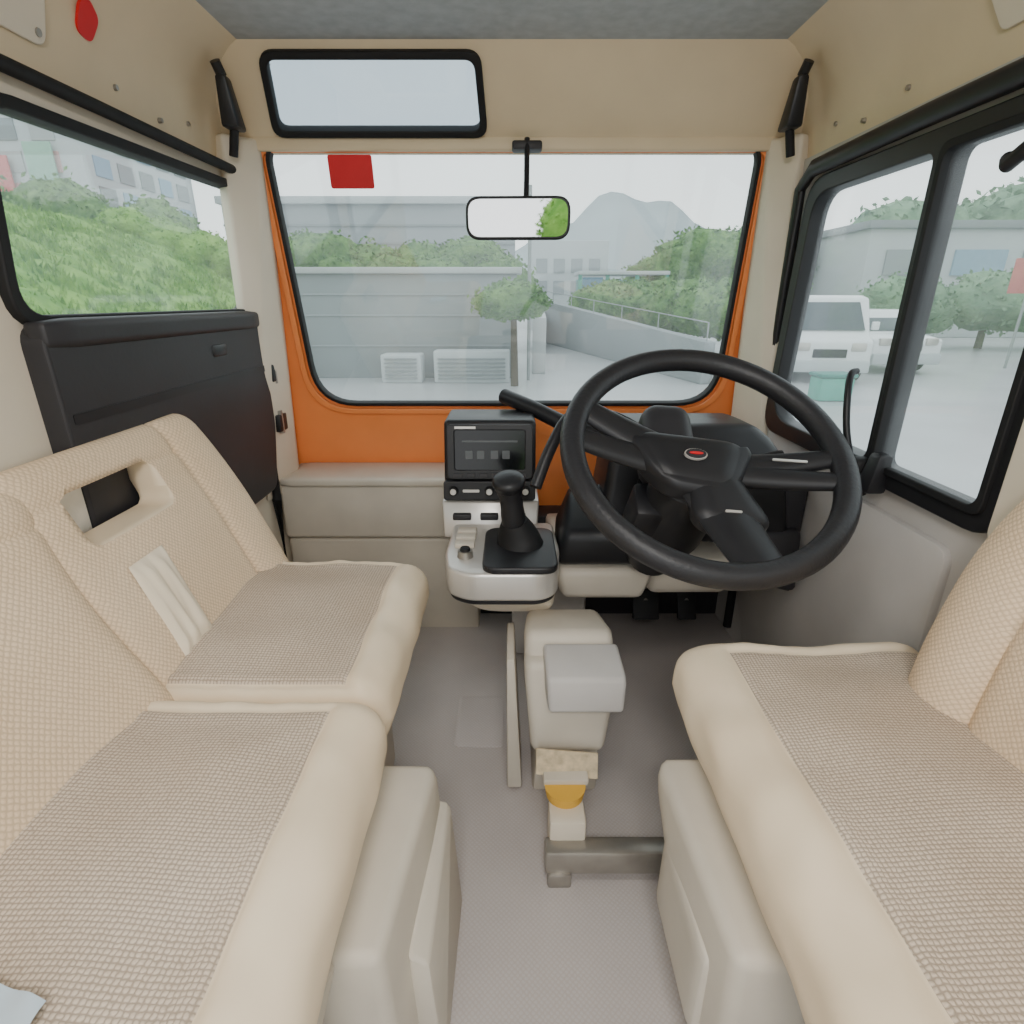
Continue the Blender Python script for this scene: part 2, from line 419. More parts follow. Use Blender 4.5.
def backrest(name,side,y0,y1,parent,bol_far=.10,bol_near=.0,xf_b=.445,z_b=-.53,xf_t=.598,z_t=-.185,cornerk=.04,hx=.036,puff=.0):
    hy=(y1-y0)/2; cy=(y0+y1)/2
    L=math.hypot(xf_t-xf_b,z_t-z_b); hz=L/2
    ang=math.atan2(xf_t-xf_b,z_t-z_b); ca,sa=math.cos(ang),math.sin(ang)
    br=[]
    if bol_far: br.append(hy-bol_far)
    if bol_near: br.append(-hy+bol_near)
    def deform(x,y,z):
        t=(z+hz)/(2*hz); k=1-.40*t
        f=x
        if x>0:
            for b in br: f-=.008*math.exp(-((y-b)/.006)**2)
            if bol_far and y>hy-bol_far: f+=.018*math.sin(math.pi*min(1,(y-hy+bol_far)/bol_far))
            if bol_near and y<-hy+bol_near: f+=.012*math.sin(math.pi*max(0,(y+hy)/bol_near))
            f-=.006*math.exp(-((z-hz+.06)/.005)**2)*(1 if (not bol_far or y<hy-bol_far) else 0)
            f+=.005*noise.noise(Vector((y*7,z*7,cy)))
            f+=puff*(1-(y/hy)**2)*(1-(z/hz)**2)
        depth=(hx-f)*k
        yy=y-cornerk*max(0,(t-.5)*2)**2*(1 if y>hy*.3 else 0)*max(0,(y/hy))
        yy-=cornerk*.4*max(0,1-t*2)**2*max(0,y/hy)
        px=xf_b+(xf_t-xf_b)*t; pz=z_b+(z_t-z_b)*t
        return (side*(px+depth*ca),cy+yy,pz-depth*sa)
    def mf(x,y,z): return 1 if x>0 else 0
    return softbox(name,(hx,hy,hz),(hx*.92,.045,.035),[cream,backfab],parent,gx=grid(hx,n=8),gy=grid(hy,br,46),gz=grid(hz,[hz-.06],36),deform=deform,matf=mf)
sl=group('passenger_bench_seat',(-.4,.8,-.5))
cushion('seat_cushion',-.55,-.176,.605,1.015,-.476,.138,.050,.028,.02,1,sl)
b=backrest('backrest',-1,.60,1.065,sl,.12,.0)
cut=softbox('cut',(.15,.095,.036),(.03,.016,.018),[cream],None,n=14,deform=lambda x,y,z:(-.60+x,.765+y,-.270+z))
boolcut(b,cut)
box('cloth_in_opening',(-.626,.655,-.36),(-.618,.765,-.20),white,sl,.003)
box('inner_shell',(-.630,.66,-.36),(-.6265,.88,-.20),tanlight,sl,.001)
def pocket():
    V=[];F=[];nu=40;nv=24
    for i in range(nu+1):
        for j in range(nv+1):
            u=i/nu; v=j/nv
            y=.676+.078*u+.015*v
            t=.14+.40*v
            px=.445+.153*t; pz=-.53+.345*t
            e=min(u,1-u,v,1-v); b_=min(1,e*7)
            off=.002+.009*b_+.0022*b_*(math.sin(u*18+3*v)+.9*noise.noise(Vector((u*9,v*3,1))))
            V.append((-(px-off*.91),y,pz+off*.4))
    for i in range(nu):
        for j in range(nv):
            a=i*(nv+1)+j; F.append((a,a+1,a+nv+2,a+nv+1))
    mk('gathered_pocket',V,F,pocketm,sl,ang=180)
pocket()
sl2=group('passenger_bench_seat',(-.4,.3,-.5))
cushion('seat_cushion',-.55,-.170,-.12,.598,-.472,.138,.058,.034,.02,1,sl2)
backrest('backrest',-1,-.12,.620,sl2,0,0,xf_b=.428,z_b=-.53,xf_t=.590,z_t=-.198,cornerk=-.03,puff=.004)
hull('seat_base',[(-.5,.36,-.93),(-.115,.36,-.93),(-.5,.36,-.61),(-.13,.36,-.61),(-.5,.62,-.93),(-.10,.66,-.93),(-.5,.62,-.61),(-.105,.615,-.61)],greybeige,sl2,.014,3)
hull('base_step',[(-.12,.42,-.93),(-.085,.42,-.93),(-.12,.42,-.70),(-.095,.42,-.72),(-.12,.645,-.93),(-.082,.645,-.93),(-.12,.62,-.68),(-.09,.62,-.69)],greybeige,sl2,.006)
box('rear_support',(-.5,-.1,-.93),(-.26,.35,-.60),darkpanel,sl2,.01)
sweep('recline_strut',[(-.205,.36,-.61),(-.19,.30,-.72),(-.20,.26,-.93)],[(.012,.006)]*3,silver,sl2)
hull('skirt',[(-.22,.355,-.60),(-.17,.355,-.60),(-.24,.1,-.60),(-.19,.1,-.60),(-.24,.345,-.68),(-.2,.35,-.72),(-.25,.1,-.66),(-.22,.1,-.66)],greybeige,sl2,.006)
box('support',(-.5,.68,-.93),(-.25,.95,-.61),greybeige,sl,.015,3)
sr=group('driver_seat',(.43,.4,-.5))
cushion('seat_cushion',.254,.615,-.15,.735,-.478,.138,.064,.040,.02,-1,sr)
backrest('backrest',1,-.15,.660,sr,.11,0,xf_b=.533,z_b=-.52,xf_t=.612,z_t=-.165,cornerk=.05,hx=.026)
hull('seat_base',[(.225,.36,-.93),(.6,.36,-.93),(.222,.36,-.615),(.6,.36,-.615),(.26,.60,-.93),(.6,.60,-.93),(.205,.635,-.615),(.6,.635,-.615)],greybeige,sr,.016,3)
softbox('side_pocket',(.012,.085,.07),.011,[greybeige],sr,n=10,deform=lambda x,y,z:(.222+x+.02*z,.49+y,-.755+z))
hull('floor_rail',[(.25,.2,-.93),(.32,.2,-.93),(.25,.2,-.88),(.32,.2,-.88),(.25,.6,-.93),(.32,.6,-.93),(.25,.6,-.88),(.32,.6,-.88)],greybeige,sr,.008)
box('rear_support',(.30,-.1,-.93),(.6,.35,-.61),darkpanel,sr,.01)
def film():
    V=[];F=[];n=12
    for i in range(n+1):
        for j in range(n+1):
            x=-.40+.075*i/n; y=.20+.065*j/n-.02*(i/n)
            V.append((x,y,-.470+.006*noise.noise(Vector((x*40,y*40,0)))+.012))
    for i in range(n):
        for j in range(n):
            a=i*(n+1)+j; F.append((a,a+1,a+n+2,a+n+1))
    mk('plastic_wrapper',V,F,blue,None)
film()

# ================= CONSOLE =================
c=group('center_console',(-.03,1.15,-.45))
hull('radio_tower',[(-.148,1.20,-.242),(.052,1.20,-.242),(-.150,1.175,-.412),(.052,1.175,-.412),(-.148,1.34,-.242),(.052,1.34,-.242),(-.150,1.34,-.48),(.052,1.34,-.48)],black,c,.010,3)
MRd=frameM((-.048,1.186,-.317),(1,0,0),(0,.15,1))
panel('bezel',rpoly(rect(-.093,-.050,.093,.068),.012),[rpoly(rect(-.076,-.030,.076,.056),.006)],.012,MRd@T(0,0,.006),black,c,.002)
panel('display',rect(-.08,-.034,.08,.060),[],.004,MRd@T(0,0,.006),screen,c)
for i,x in enumerate((-.045,-.02,.01,.035)):
    panel('digit_%d'%i,rpoly(rect(x-.008,-.006,x+.008,.012),.002),[],.001,MRd@T(0,0,.0092),lcd,c)
panel('display_caption',rect(-.06,.030,.06,.034),[],.001,MRd@T(0,0,.0092),lcd,c)
for i in range(6):
    x=-.07+i*.028
    panel('button_%d'%i,rpoly(rect(x-.010,-.046,x+.010,-.037),.003),[],.006,MRd@T(0,0,.013),darkpanel,c,.001)
panel('brand_strip',rect(-.075,.059,-.03,.064),[],.002,MRd@T(0,0,.0135),silver,c)
MR2=frameM((-.049,1.168,-.389),(1,0,0),(0,.10,1))
panel('heater_control',rpoly(rect(-.10,-.021,.10,.021),.006),[],.02,MR2,black,c,.002)
for x in(-.078,.0,.078):
    p=MR2@Vector((x,0,.008)); q=MR2@Vector((x,0,.024)); cyl('knob',p,q,.011,.0095,blackr,c)
    q2=MR2@Vector((x,0,.026)); cyl('knob_cap',q,q2,.007,.006,silver,c)
for x in(-.04,.04): panel('slider',rpoly(rect(x-.018,-.003,x+.018,.003),.002),[],.004,MR2@T(0,0,.012),silver,c)
hull('silver_fascia',[(-.155,1.165,-.414),(.06,1.165,-.414),(-.15,1.135,-.49),(.055,1.135,-.49),(-.155,1.3,-.414),(.06,1.3,-.414),(-.15,1.3,-.49),(.055,1.3,-.49)],silver,c,.006)
for i in range(3):
    box('slot_%d'%i,(-.13+.06*i,1.142,-.452),(-.09+.06*i,1.16,-.438),darkpanel,c,.003)
tray=[(-.128,1.16),(-.132,1.0),(-.120,.930),(-.08,.905),(.055,.905),(.085,.93),(.095,1.02),(.09,1.16)]
prism('tray_body',rpoly(tray[::-1],.02),'Z',-.520,-.462,silver,c,.008,3)
prism('tray_front_band',rpoly(offset(tray[::-1],.005),.02),'Z',-.530,-.490,black,c,.006,3)
prism('shifter_plate',rpoly(rect(-.055,.905,.085,1.10),.03),'Z',-.464,-.450,black,c,.004,3)
hull('tray_underside',[(-.125,.94,-.525),(.09,.93,-.525),(-.12,1.2,-.525),(.09,1.2,-.525),(-.06,1.0,-.60),(.08,1.0,-.60),(-.06,1.2,-.62),(.08,1.2,-.62)],tanlight,c,.02,4)
cyl('lighter_socket',(-.09,.98,-.464),(-.09,.98,-.449),.016,.014,metal,c); cyl('lighter_knob',(-.09,.98,-.449),(-.09,.98,-.443),.010,.009,blackr,c)
for i in range(3): box('switch_%d'%i,(-.115,1.02+.035*i,-.464),(-.075,1.045+.035*i,-.454),greybeige,c,.003)
gl=group('gear_lever',(.0,1.01,-.4))
sweep('boot',[(.015,1.02,-.456),(.012,1.02,-.438),(.008,1.015,-.418),(.004,1.01,-.40)],[(.052,.048),(.044,.042),(.036,.034),(.026,.026)],blackr,gl,20)
sweep('shaft_grip',smoothpath([(.004,1.01,-.41),(.0,1.005,-.37),(-.004,1.0,-.338),(-.006,.995,-.318),(-.007,.99,-.302)],4),[.023]*4+[.022]*4+[.024]*2+[.028]*2+[.031]*2+[.029,.023,.008],black,gl,20)
ph=group('parking_brake_housing',(.1,.9,-.68))
hull('upper_shell',[(.03,1.00,-.585),(.175,1.00,-.585),(.02,.87,-.56),(.190,.87,-.56),(.03,1.00,-.80),(.175,1.00,-.80),(.03,.84,-.66),(.18,.84,-.66)],greybeige,ph,.018,4)
hull('mid_shell',[(.025,.97,-.61),(.190,.97,-.61),(.02,.83,-.60),(.195,.83,-.60),(.035,.95,-.80),(.175,.95,-.80),(.035,.80,-.775),(.168,.80,-.775)],greybeige,ph,.016,4)
hull('lid',[(.055,.86,-.575),(.190,.86,-.575),(.058,.775,-.592),(.194,.775,-.592),(.058,.86,-.66),(.188,.86,-.66),(.062,.765,-.655),(.190,.765,-.655)],greywall,ph,.008,3)
MLb=frameM((.098,.775,-.772),(1,0,-.10),(0,.25,1))
panel('label',rect(-.055,-.024,.055,.024),[],.003,MLb,paper,ph)
cyl('yellow_cap',(.093,.75,-.815),(.093,.75,-.795),.033,.036,yellow,ph)
box('bracket',(.055,.75,-.80),(.135,.86,-.785),greybeige,ph,.004)
box('post',(.063,.69,-.93),(.125,.74,-.815),tanlight,ph,.006)
box('cross_bar',(.055,.665,-.905),(.27,.70,-.855),metal,ph,.006)
box('bar_foot',(.06,.66,-.93),(.10,.705,-.90),metal,ph,.004)
hull('left_bracket',[(-.01,.86,-.92),(.02,.86,-.92),(-.01,.87,-.62),(.005,.87,-.62),(-.01,.99,-.93),(.02,.99,-.93),(-.01,1.0,-.62),(.005,1.0,-.62)],greybeige,ph,.004)
hull('stem_to_floor',[(.04,.86,-.93),(.17,.86,-.93),(.05,.84,-.78),(.165,.84,-.78),(.04,1.0,-.93),(.17,1.0,-.93),(.05,1.0,-.78),(.165,1.0,-.78)],greybeige,ph,.01)
prism('floor_hatch',rpoly(rect(-.13,.98,-.02,1.15),.012),'Z',-.931,-.928,floorm,None,.001)

# ================= DASH (driver side) =================
d=group('dashboard',(.35,1.3,-.4))
hull('dash_beam',[(.10,1.18,-.53),(.63,1.18,-.52),(.12,1.22,-.64),(.63,1.22,-.66),(.10,1.58,-.60),(.65,1.58,-.58),(.10,1.58,-.64),(.65,1.58,-.64)],greybeige,d,.012,3)
hull('under_column_box',[(.09,1.05,-.53),(.30,1.05,-.53),(.09,1.2,-.51),(.30,1.2,-.51),(.11,1.06,-.60),(.28,1.06,-.60),(.11,1.22,-.65),(.28,1.22,-.65)],greybeige,d,.015,3)
hull('knee_panel',[(.30,1.10,-.53),(.50,1.10,-.53),(.30,1.2,-.51),(.52,1.2,-.51),(.31,1.12,-.62),(.48,1.12,-.62),(.31,1.22,-.65),(.50,1.22,-.65)],greybeige,d,.015,3)
hull('column_lower_cover',[(.10,1.04,-.44),(.34,1.04,-.44),(.13,1.2,-.38),(.36,1.2,-.38),(.09,1.05,-.52),(.34,1.05,-.52),(.10,1.3,-.52),(.36,1.3,-.52)],black,d,.02,4)
hull('instrument_binnacle',[(.20,1.10,-.29),(.56,1.10,-.29),(.18,1.10,-.48),(.60,1.10,-.50),(.24,1.14,-.238),(.50,1.14,-.238),(.22,1.34,-.250),(.52,1.34,-.250),(.20,1.38,-.48),(.60,1.38,-.48)],black,d,.022,5)
for x in(.31,.43):
    cyl('gauge_bezel',(x,1.105,-.36),(x,1.085,-.355),.052,.055,blackr,d,32)
    cyl('gauge_face',(x,1.084,-.355),(x,1.083,-.355),.046,.046,lcd,d,32)
hull('switch_pod',[(.54,1.12,-.36),(.63,1.12,-.36),(.54,1.12,-.48),(.63,1.12,-.48),(.55,1.3,-.34),(.63,1.3,-.34),(.55,1.3,-.48),(.63,1.3,-.48)],darkpanel,d,.012,3)
hull('side_vent_housing',[(.52,1.08,-.46),(.62,1.10,-.46),(.50,1.06,-.56),(.62,1.08,-.60),(.52,1.3,-.46),(.63,1.3,-.46),(.5,1.3,-.6),(.63,1.3,-.6)],darkpanel,d,.012,3)
sweep('grab_tube',smoothpath([(-.02,1.36,-.215),(.05,1.30,-.235),(.13,1.25,-.265),(.20,1.22,-.28),(.28,1.15,-.30)],5),.018,black,d)
C=(.304,.845,-.223)
ROT=(math.radians(36),math.radians(4),0)
st=group('steering_wheel',C,ROT)
R=.212
sweep('rim',[(R*math.cos(2*math.pi*i/72),R*math.sin(2*math.pi*i/72),0) for i in range(72)],.0190,rim,st,16,closed=True)
softbox('hub_pad',(.088,.060,.030),(.045,.045,.022),[black],st,n=18,deform=lambda x,y,z:(-.018+x*(1+.35*y/.056),.000+y-.10*x,-.034+z))
softbox('hub_lower_pad',(.050,.058,.024),(.03,.03,.018),[black],st,n=14,deform=lambda x,y,z:(.022+x*(1-.2*y/.05)-.25*y,-.062+y,-.036+z))
def spoke(nm,a,w0,w1,bend=0,th=.015):
    a=math.radians(a); pts=[];rad=[]
    for i in range(9):
        t=i/8; r=.035+(R-.035-.006)*t
        aa=bend*t
        x=math.cos(a+aa)*r; y=math.sin(a+aa)*r
        pts.append((x,y,-.036+.034*t**1.6)); rad.append((w0+(w1-w0)*t,th-.004*t))
    sweep(nm,pts,rad,black,st,16)
spoke('spoke_left_upper',154,.034,.022,.06); spoke('spoke_left_lower',175,.028,.020,.0)
spoke('spoke_right_upper',4,.026,.016,-.02); spoke('spoke_right_lower',-9,.024,.016,-.02); spoke('spoke_bottom',-76,.050,.036,0,.018)
def oval(nm,cx,cy,z,a,b_,th,m):
    panel(nm,[(cx+a*math.cos(t*math.pi/12),cy+b_*math.sin(t*math.pi/12)) for t in range(24)],[],th,T(0,0,z),m,st)
oval('horn_badge',-.018,.000,-.003,.018,.0105,.004,silver); oval('badge_field',-.018,.000,-.0005,.0160,.0088,.002,darkpanel); oval('badge_emblem',-.018,.000,.0005,.011,.0025,.002,red)
panel('hub_line',rpoly(rect(.10,-.006,.155,-.002),.002),[],.002,T(0,0,.002),silver,st)
panel('horn_symbol',rpoly(rect(.015,-.10,.040,-.096),.002),[],.002,T(0,0,-.0105),silver,st)
col=group('steering_column',C,ROT)
sweep('shroud',[(0,0,-.055),(0,0,-.07),(0,.005,-.14),(0,.01,-.24),(0,.01,-.34)],[(.035,.035),(.058,.05),(.068,.055),(.075,.06),(.05,.05)],black,col,24,up=(0,1,0))
softbox('column_top_cover',(.045,.07,.05),(.03,.03,.03),[darkpanel],col,n=14,deform=lambda x,y,z:(-.03+x,.095+y,-.10+z))
sweep('indicator_stalk',smoothpath([(-.05,.02,-.08),(-.11,.05,-.075),(-.165,.055,-.06)],4),[(.009)]*4+[.011]*4+[.009],blackr,col)
sweep('wiper_stalk',smoothpath([(.05,.02,-.08),(.11,.05,-.075),(.16,.06,-.06)],4),[(.009)]*4+[.011]*4+[.009],blackr,col)
sweep('gear_selector',smoothpath([(-.05,.10,-.09),(-.12,.13,-.07),(-.20,.11,-.05),(-.235,.05,-.06),(-.26,-.02,-.09)],4),.010,black,col)
box('ignition',(-.085,-.04,-.22),(-.03,.03,-.12),black,col,.01)
pd=group('foot_pedals',(.35,1.25,-.8))
for x,w in((.36,.035),(.47,.025)):
    hull('pedal_pad',[(x-w,1.30,-.80),(x+w,1.30,-.80),(x-w,1.34,-.73),(x+w,1.34,-.73),(x-w,1.315,-.805),(x+w,1.315,-.805),(x-w,1.355,-.735),(x+w,1.355,-.735)],blackr,pd,.004)
    sweep('pedal_arm',smoothpath([(x,1.33,-.76),(x,1.38,-.72),(x,1.45,-.66)],4),.009,metal,pd)
box('heater_box',(.0,1.32,-.93),(.20,1.54,-.66),greywall,pd,.02)
hd=group('window_latch',(.62,.95,-.3))
hull('latch_body',[(.60,.90,-.31),(.636,.90,-.31),(.61,.90,-.24),(.636,.90,-.24),(.60,.94,-.31),(.636,.94,-.31),(.61,.93,-.24),(.636,.93,-.24)],black,hd,.008)
hull('latch_block',[(.60,.945,-.33),(.636,.945,-.33),(.60,.945,-.26),(.636,.945,-.26),(.60,.985,-.32),(.636,.985,-.32),(.61,.98,-.26),(.636,.98,-.26)],blackr,hd,.008)
sweep('pull_wire',smoothpath([(.615,.97,-.29),(.60,.99,-.22),(.60,1.01,-.16),(.61,1.03,-.125),(.625,1.04,-.12)],5),.006,black,hd)
hd2=group('window_hook',(.62,.75,.2))
hull('hook_body',[(.60,.72,.13),(.636,.72,.13),(.60,.72,.22),(.636,.72,.22),(.61,.78,.15),(.636,.78,.15),(.61,.77,.21),(.636,.77,.21)],black,hd2,.008)
sweep('hook_arm',[(.61,.77,.17),(.605,.79,.155),(.62,.81,.165)],.009,black,hd2)
dr=group('door_2',(.64,1.0,-.6))
prism('door_card',rpoly([(.74,-.90),(1.30,-.90),(1.40,-.75),(1.40,-.34),(.74,-.34)],.03),'X',.632,.648,greywall,dr,.004)
sweep('door_seal',[(.636,1.43,-.32),(.636,1.43,-.9)],.012,blackr,dr)

def add_fill(y,e,tilt):  # unseen area lights added to brighten the cabin, with invented housings
    dl=group('fill_light',(0,y,.46))
    box('fill_light_housing',(-.17,y-.16,.464),(.17,y+.16,.482),white,dl,.006)
    ld=bpy.data.lights.new('fill_area','AREA'); ld.shape='RECTANGLE'; ld.size=.32; ld.size_y=.3; ld.energy=e; ld.color=(1,.96,.91)
    lo=bpy.data.objects.new('fill_area',ld); lo.location=(0,y,.455); lo.rotation_euler=(math.radians(tilt),0,0); COL.objects.link(lo); finish(lo,dl,False)
add_fill(-.35,13,40); add_fill(.25,4.5,12)

# ================= OUTSIDE =================
G=-1.55
asph=mat('wet_asphalt',(186,188,189),.28,var=.10,vscale=.6)
conc=mat('concrete_wall',(142,149,151),.85,var=.06,vscale=.8)
conc2=mat('pale_concrete',(180,184,184),.85,var=.06,vscale=.8)
haze1=mat('haze_tinted_grey',(156,163,166),.9,var=.03,vscale=.2)  # atmospheric haze mixed into the building greys, no volume
haze2=mat('haze_tinted_pale',(192,198,200),.9,var=.03,vscale=.2)  # paler grey, haze likewise mixed into the colour
hill=mat('misty_hill_haze',(166,177,180),1,var=.06,vscale=.05)  # mist on the hill is only in this base colour
leaf=mat('foliage_green',(60,106,48),.8,vscale=3,rgb2=(114,156,80),bump=(8,.9,.1))
leaf2=mat('foliage_hazy',(104,138,108),.9,vscale=1.5,rgb2=(140,170,138),bump=(5,.8,.1))  # far foliage: green paled to imitate haze
grass=mat('grass_bank',(92,144,50),.9,vscale=2.5,rgb2=(142,184,84),bump=(14,.8,.05))
bark=mat('bark',(100,92,80),.9)
teal=mat('teal_paint',(70,165,145),.5)
wpaint=mat('white_car_paint',(232,235,236),.25,coat=.5,var=.02)
dglass=mat('dark_car_glass',(80,92,98),.1,var=.05)
tire=mat('tire',(40,40,42),.8)
polem=mat('pole_grey',(150,155,155),.6)
box('asphalt_ground',(-80,-40,G-.1),(80,140,G),asph,None,0)
def foliage(name,blobs,m,trunk=None,sub=3,nl=700,ls=.075):
    g=group(name,blobs[0][0])
    V=[];F=[]
    for c0,r in blobs:
        bm=bmesh.new(); bmesh.ops.create_icosphere(bm,subdivisions=sub,radius=1)
        b0=len(V); sd=random.random()*50
        def surf(p):
            k=1+.28*noise.noise(p*2.2+Vector((sd,0,0)))+.16*noise.noise(p*6+Vector((0,sd,0)))
            return Vector((c0[0]+p.x*r[0]*k,c0[1]+p.y*r[1]*k,c0[2]+p.z*r[2]*k))
        for v in bm.verts: V.append(surf(v.co)*1.0)
        for f in bm.faces: F.append(tuple(b0+v.index for v in f.verts))
        bm.free()
        s=ls*(r[0]*r[1]*r[2])**(1/3)
        for q in range(nl):
            p=Vector((random.gauss(0,1),random.gauss(0,1),random.gauss(0,1))).normalized()
            o=surf(p*random.uniform(.97,1.10))
            a=Vector((random.uniform(-1,1),random.uniform(-1,1),random.uniform(-1,1))).normalized()*s*random.uniform(.6,1.4)
            b2=a.cross(Vector((random.uniform(-1,1),random.uniform(-1,1),random.uniform(-1,1)))).normalized()*s*.6
            i0=len(V); V+=[o-a,o-b2,o+a,o+b2]; F.append((i0,i0+1,i0+2,i0+3))
    mk('leaves',V,F,m,g,ang=180,recalc=False)
    if trunk: 
        for t in trunk: sweep('trunk',[t[0],t[1]],[t[2],t[2]*.7],bark,g,10)
    return g
bw=group('boundary_wall',(-2.5,12.3,-.5))
box('wall_face',(-5.2,12.2,G),(.1,12.7,.50),conc,bw,.02)
box('coping',(-5.3,12.1,.50),(.2,12.8,.62),conc2,bw,.02)
for z in(-.9,-.3,.1): box('joint',(-5.2,12.18,z),(.1,12.22,z+.03),haze1,bw,0)
for x0,x1,h in((-2.6,-1.8,.55),(-1.55,-.05,.62)):
    g=group('outdoor_air_conditioner',((x0+x1)/2,11.7,G+.3))
    box('case',(x0,11.4,G),(x1,11.9,G+h),haze2,g,.03)
    for i in range(6): box('louvre',(x0+.08,11.36,G+.08+i*.075),(x1-.08,11.42,G+.11+i*.075),conc,g,.004)
foliage('round_tree',[((.0,11.0,.0),(.62,.55,.32)),((-.3,11,-.07),(.38,.4,.24)),((.30,11,-.04),(.34,.4,.24))],leaf,[((.05,11,G),(.03,11,0),.08)],ls=.10)
sweep('utility_pole',[(.34,11.85,G),(.34,11.85,2.0)],.035,polem,None,12)
rw=group('retaining_wall',(2.2,14,-1))
hull('wall_body',[(.45,12.9,G),(1.0,24,G),(.45,12.9,-.35),(1.0,24,-.35),(.75,12.9,G),(1.3,24,G),(.75,12.9,-.35),(1.3,24,-.35)],conc2,rw,.02)
hull('wall_return',[(1.0,24,G),(3.7,11.2,G),(1.0,24,.05),(3.7,11.2,-.75),(1.3,24.2,G),(3.95,11.3,G),(1.3,24.2,.05),(3.95,11.3,-.75)],conc,rw,.02)
hull('walkway',[(1.3,24.2,-.30),(3.95,11.3,-.95),(2.4,24.5,-.30),(5.0,11.6,-.95),(1.3,24.2,G),(3.95,11.3,G),(2.4,24.5,G),(5.0,11.6,G)],conc2,rw,.02)
for i in range(7):
    t=i/6; x=1.05+2.75*t; y=24-12.6*t; z=.05-.8*t
    sweep('rail_post',[(x,y,z),(x,y,z+.35)],.014,polem,rw,8)
sweep('hand_rail',[(1.05,24,.40),(3.8,11.4,-.40)],.012,polem,rw,8)
for i in range(6):
    t=i/5; x=3.6+3.2*t; y=25-8.2*t
    foliage('hedge',[((x,y,-.15-.25*t),(1.15,1.2,.75)),((x+.8,y+.8,.1-.2*t),(1.0,1.0,.7))],leaf)
for x,y,z,r in((9,28,1.9,2.2),(12.5,31,2.2,2.4),(7.2,30,1.3,1.4),(15.5,32,2.0,2.2)):
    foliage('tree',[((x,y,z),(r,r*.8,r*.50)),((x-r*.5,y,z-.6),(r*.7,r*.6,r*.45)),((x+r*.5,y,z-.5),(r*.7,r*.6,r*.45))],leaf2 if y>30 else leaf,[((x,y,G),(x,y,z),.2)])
for i in range(8):
    x=-12.5+i*1.6; foliage('tree',[((x,19+random.random(),.95+random.uniform(-.2,.3)),(1.25,1.1,.75)),((x+.8,19,.5),(1.2,1,.8))],leaf,[((x,19,G),(x,19,1.0),.12)])
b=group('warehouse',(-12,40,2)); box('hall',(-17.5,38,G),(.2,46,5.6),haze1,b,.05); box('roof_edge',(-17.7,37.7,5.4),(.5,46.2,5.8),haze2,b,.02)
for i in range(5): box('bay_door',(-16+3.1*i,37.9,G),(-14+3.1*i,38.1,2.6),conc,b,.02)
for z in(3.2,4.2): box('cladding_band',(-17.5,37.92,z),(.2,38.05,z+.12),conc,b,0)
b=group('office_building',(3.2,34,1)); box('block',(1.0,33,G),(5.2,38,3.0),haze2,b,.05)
for j in range(2):
    for i in range(4): box('window_pane',(1.3+i*.95,32.95,.3+j*1.1),(1.9+i*.95,33.05,1.0+j*1.1),haze1,b,0)
b=group('bus_shelter',(4.2,27,0)); box('roof',(2.9,26.5,1.05),(6.9,28.5,1.2),haze2,b,.02)
for x in(3.0,4.2,5.5,6.8): box('post',(x-.08,26.6,G),(x+.08,26.7,1.05),teal,b,0)
box('glass_back',(3.0,28.3,-.4),(6.8,28.36,.9),mat('teal_glass',(120,180,180),.2),b,0)
box('poster_panel',(3.1,26.62,.1),(4.0,26.68,.95),mat('blue_poster',(80,130,160),.5),b,0)
def hills(name,pts,y,m):
    V=[];F=[];n=len(pts)
    N=90
    xs=[p[0] for p in pts]
    for i in range(N+1):
        x=xs[0]+(xs[-1]-xs[0])*i/N
        for k in range(n-1):
            if pts[k][0]<=x<=pts[k+1][0]:
                t=(x-pts[k][0])/(pts[k+1][0]-pts[k][0]); t=t*t*(3-2*t); h=pts[k][1]*(1-t)+pts[k+1][1]*t; break
        h+=1.2*noise.noise(Vector((x*.12,0,0)))+.5*noise.noise(Vector((x*.5,3,0)))
        V+= [(x,y-14,G),(x,y-5,G+(h-G)*.7),(x,y,h),(x,y+15,G)]
    for i in range(N):
        for k in range(3): F.append((i*4+k,i*4+k+1,i*4+k+5,i*4+k+4))
    mk(name,V,F,m,None,ang=180)
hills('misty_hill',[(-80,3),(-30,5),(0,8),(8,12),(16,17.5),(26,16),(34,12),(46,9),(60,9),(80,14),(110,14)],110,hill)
def bh(t): return G+3.55*(t**.62)
def bank():
    V=[];F=[];nx=30;ny=90
    for i in range(nx+1):
        for j in range(ny+1):
            t=i/nx; x=-5.45-6*t; y=-6+24*j/ny
            z=bh(t)+.16*noise.noise(Vector((x*1.5,y*1.5,0)))*min(1,t*4)+.07*random.uniform(-1,1)*min(1,t*3)
            V.append((x,y,z))
    for i in range(nx):
        for j in range(ny):
            a=i*(ny+1)+j; F.append((a,a+1,a+ny+2,a+ny+1))
    for q in range(14000):
        t=random.random(); x=-5.45-6*t; y=-1+18.5*random.random(); z=bh(t)
        s=random.uniform(.06,.15); a=random.uniform(0,3.14)
        i0=len(V); V+=[(x-.05*math.cos(a),y-.05*math.sin(a),z-.05),(x+.05*math.cos(a),y+.05*math.sin(a),z-.05),(x+random.uniform(-.08,.08),y+random.uniform(-.08,.08),z+s)]; F.append((i0,i0+1,i0+2))
    mk('grass_embankment',V,F,grass,None,ang=180,recalc=False)
bank()
for x,y,z in((-8.0,17.9,.9),(-9.0,18.0,1.2),(-10.0,18.0,1.5),(-11.0,18.0,1.8)):
    foliage('hedge',[((x,y,z),(.8,.8,.6)),((x-.4,y+.5,z+.2),(.7,.8,.5))],grass)
for i in range(7):
    y=-1+2.5*i
    foliage('hedge',[((-12.3,y,1.75+random.uniform(-.1,.2)),(.9,1.3,.45)),((-12.8,y+1.2,1.85),(.9,1.3,.5))],grass if i%2 else leaf)
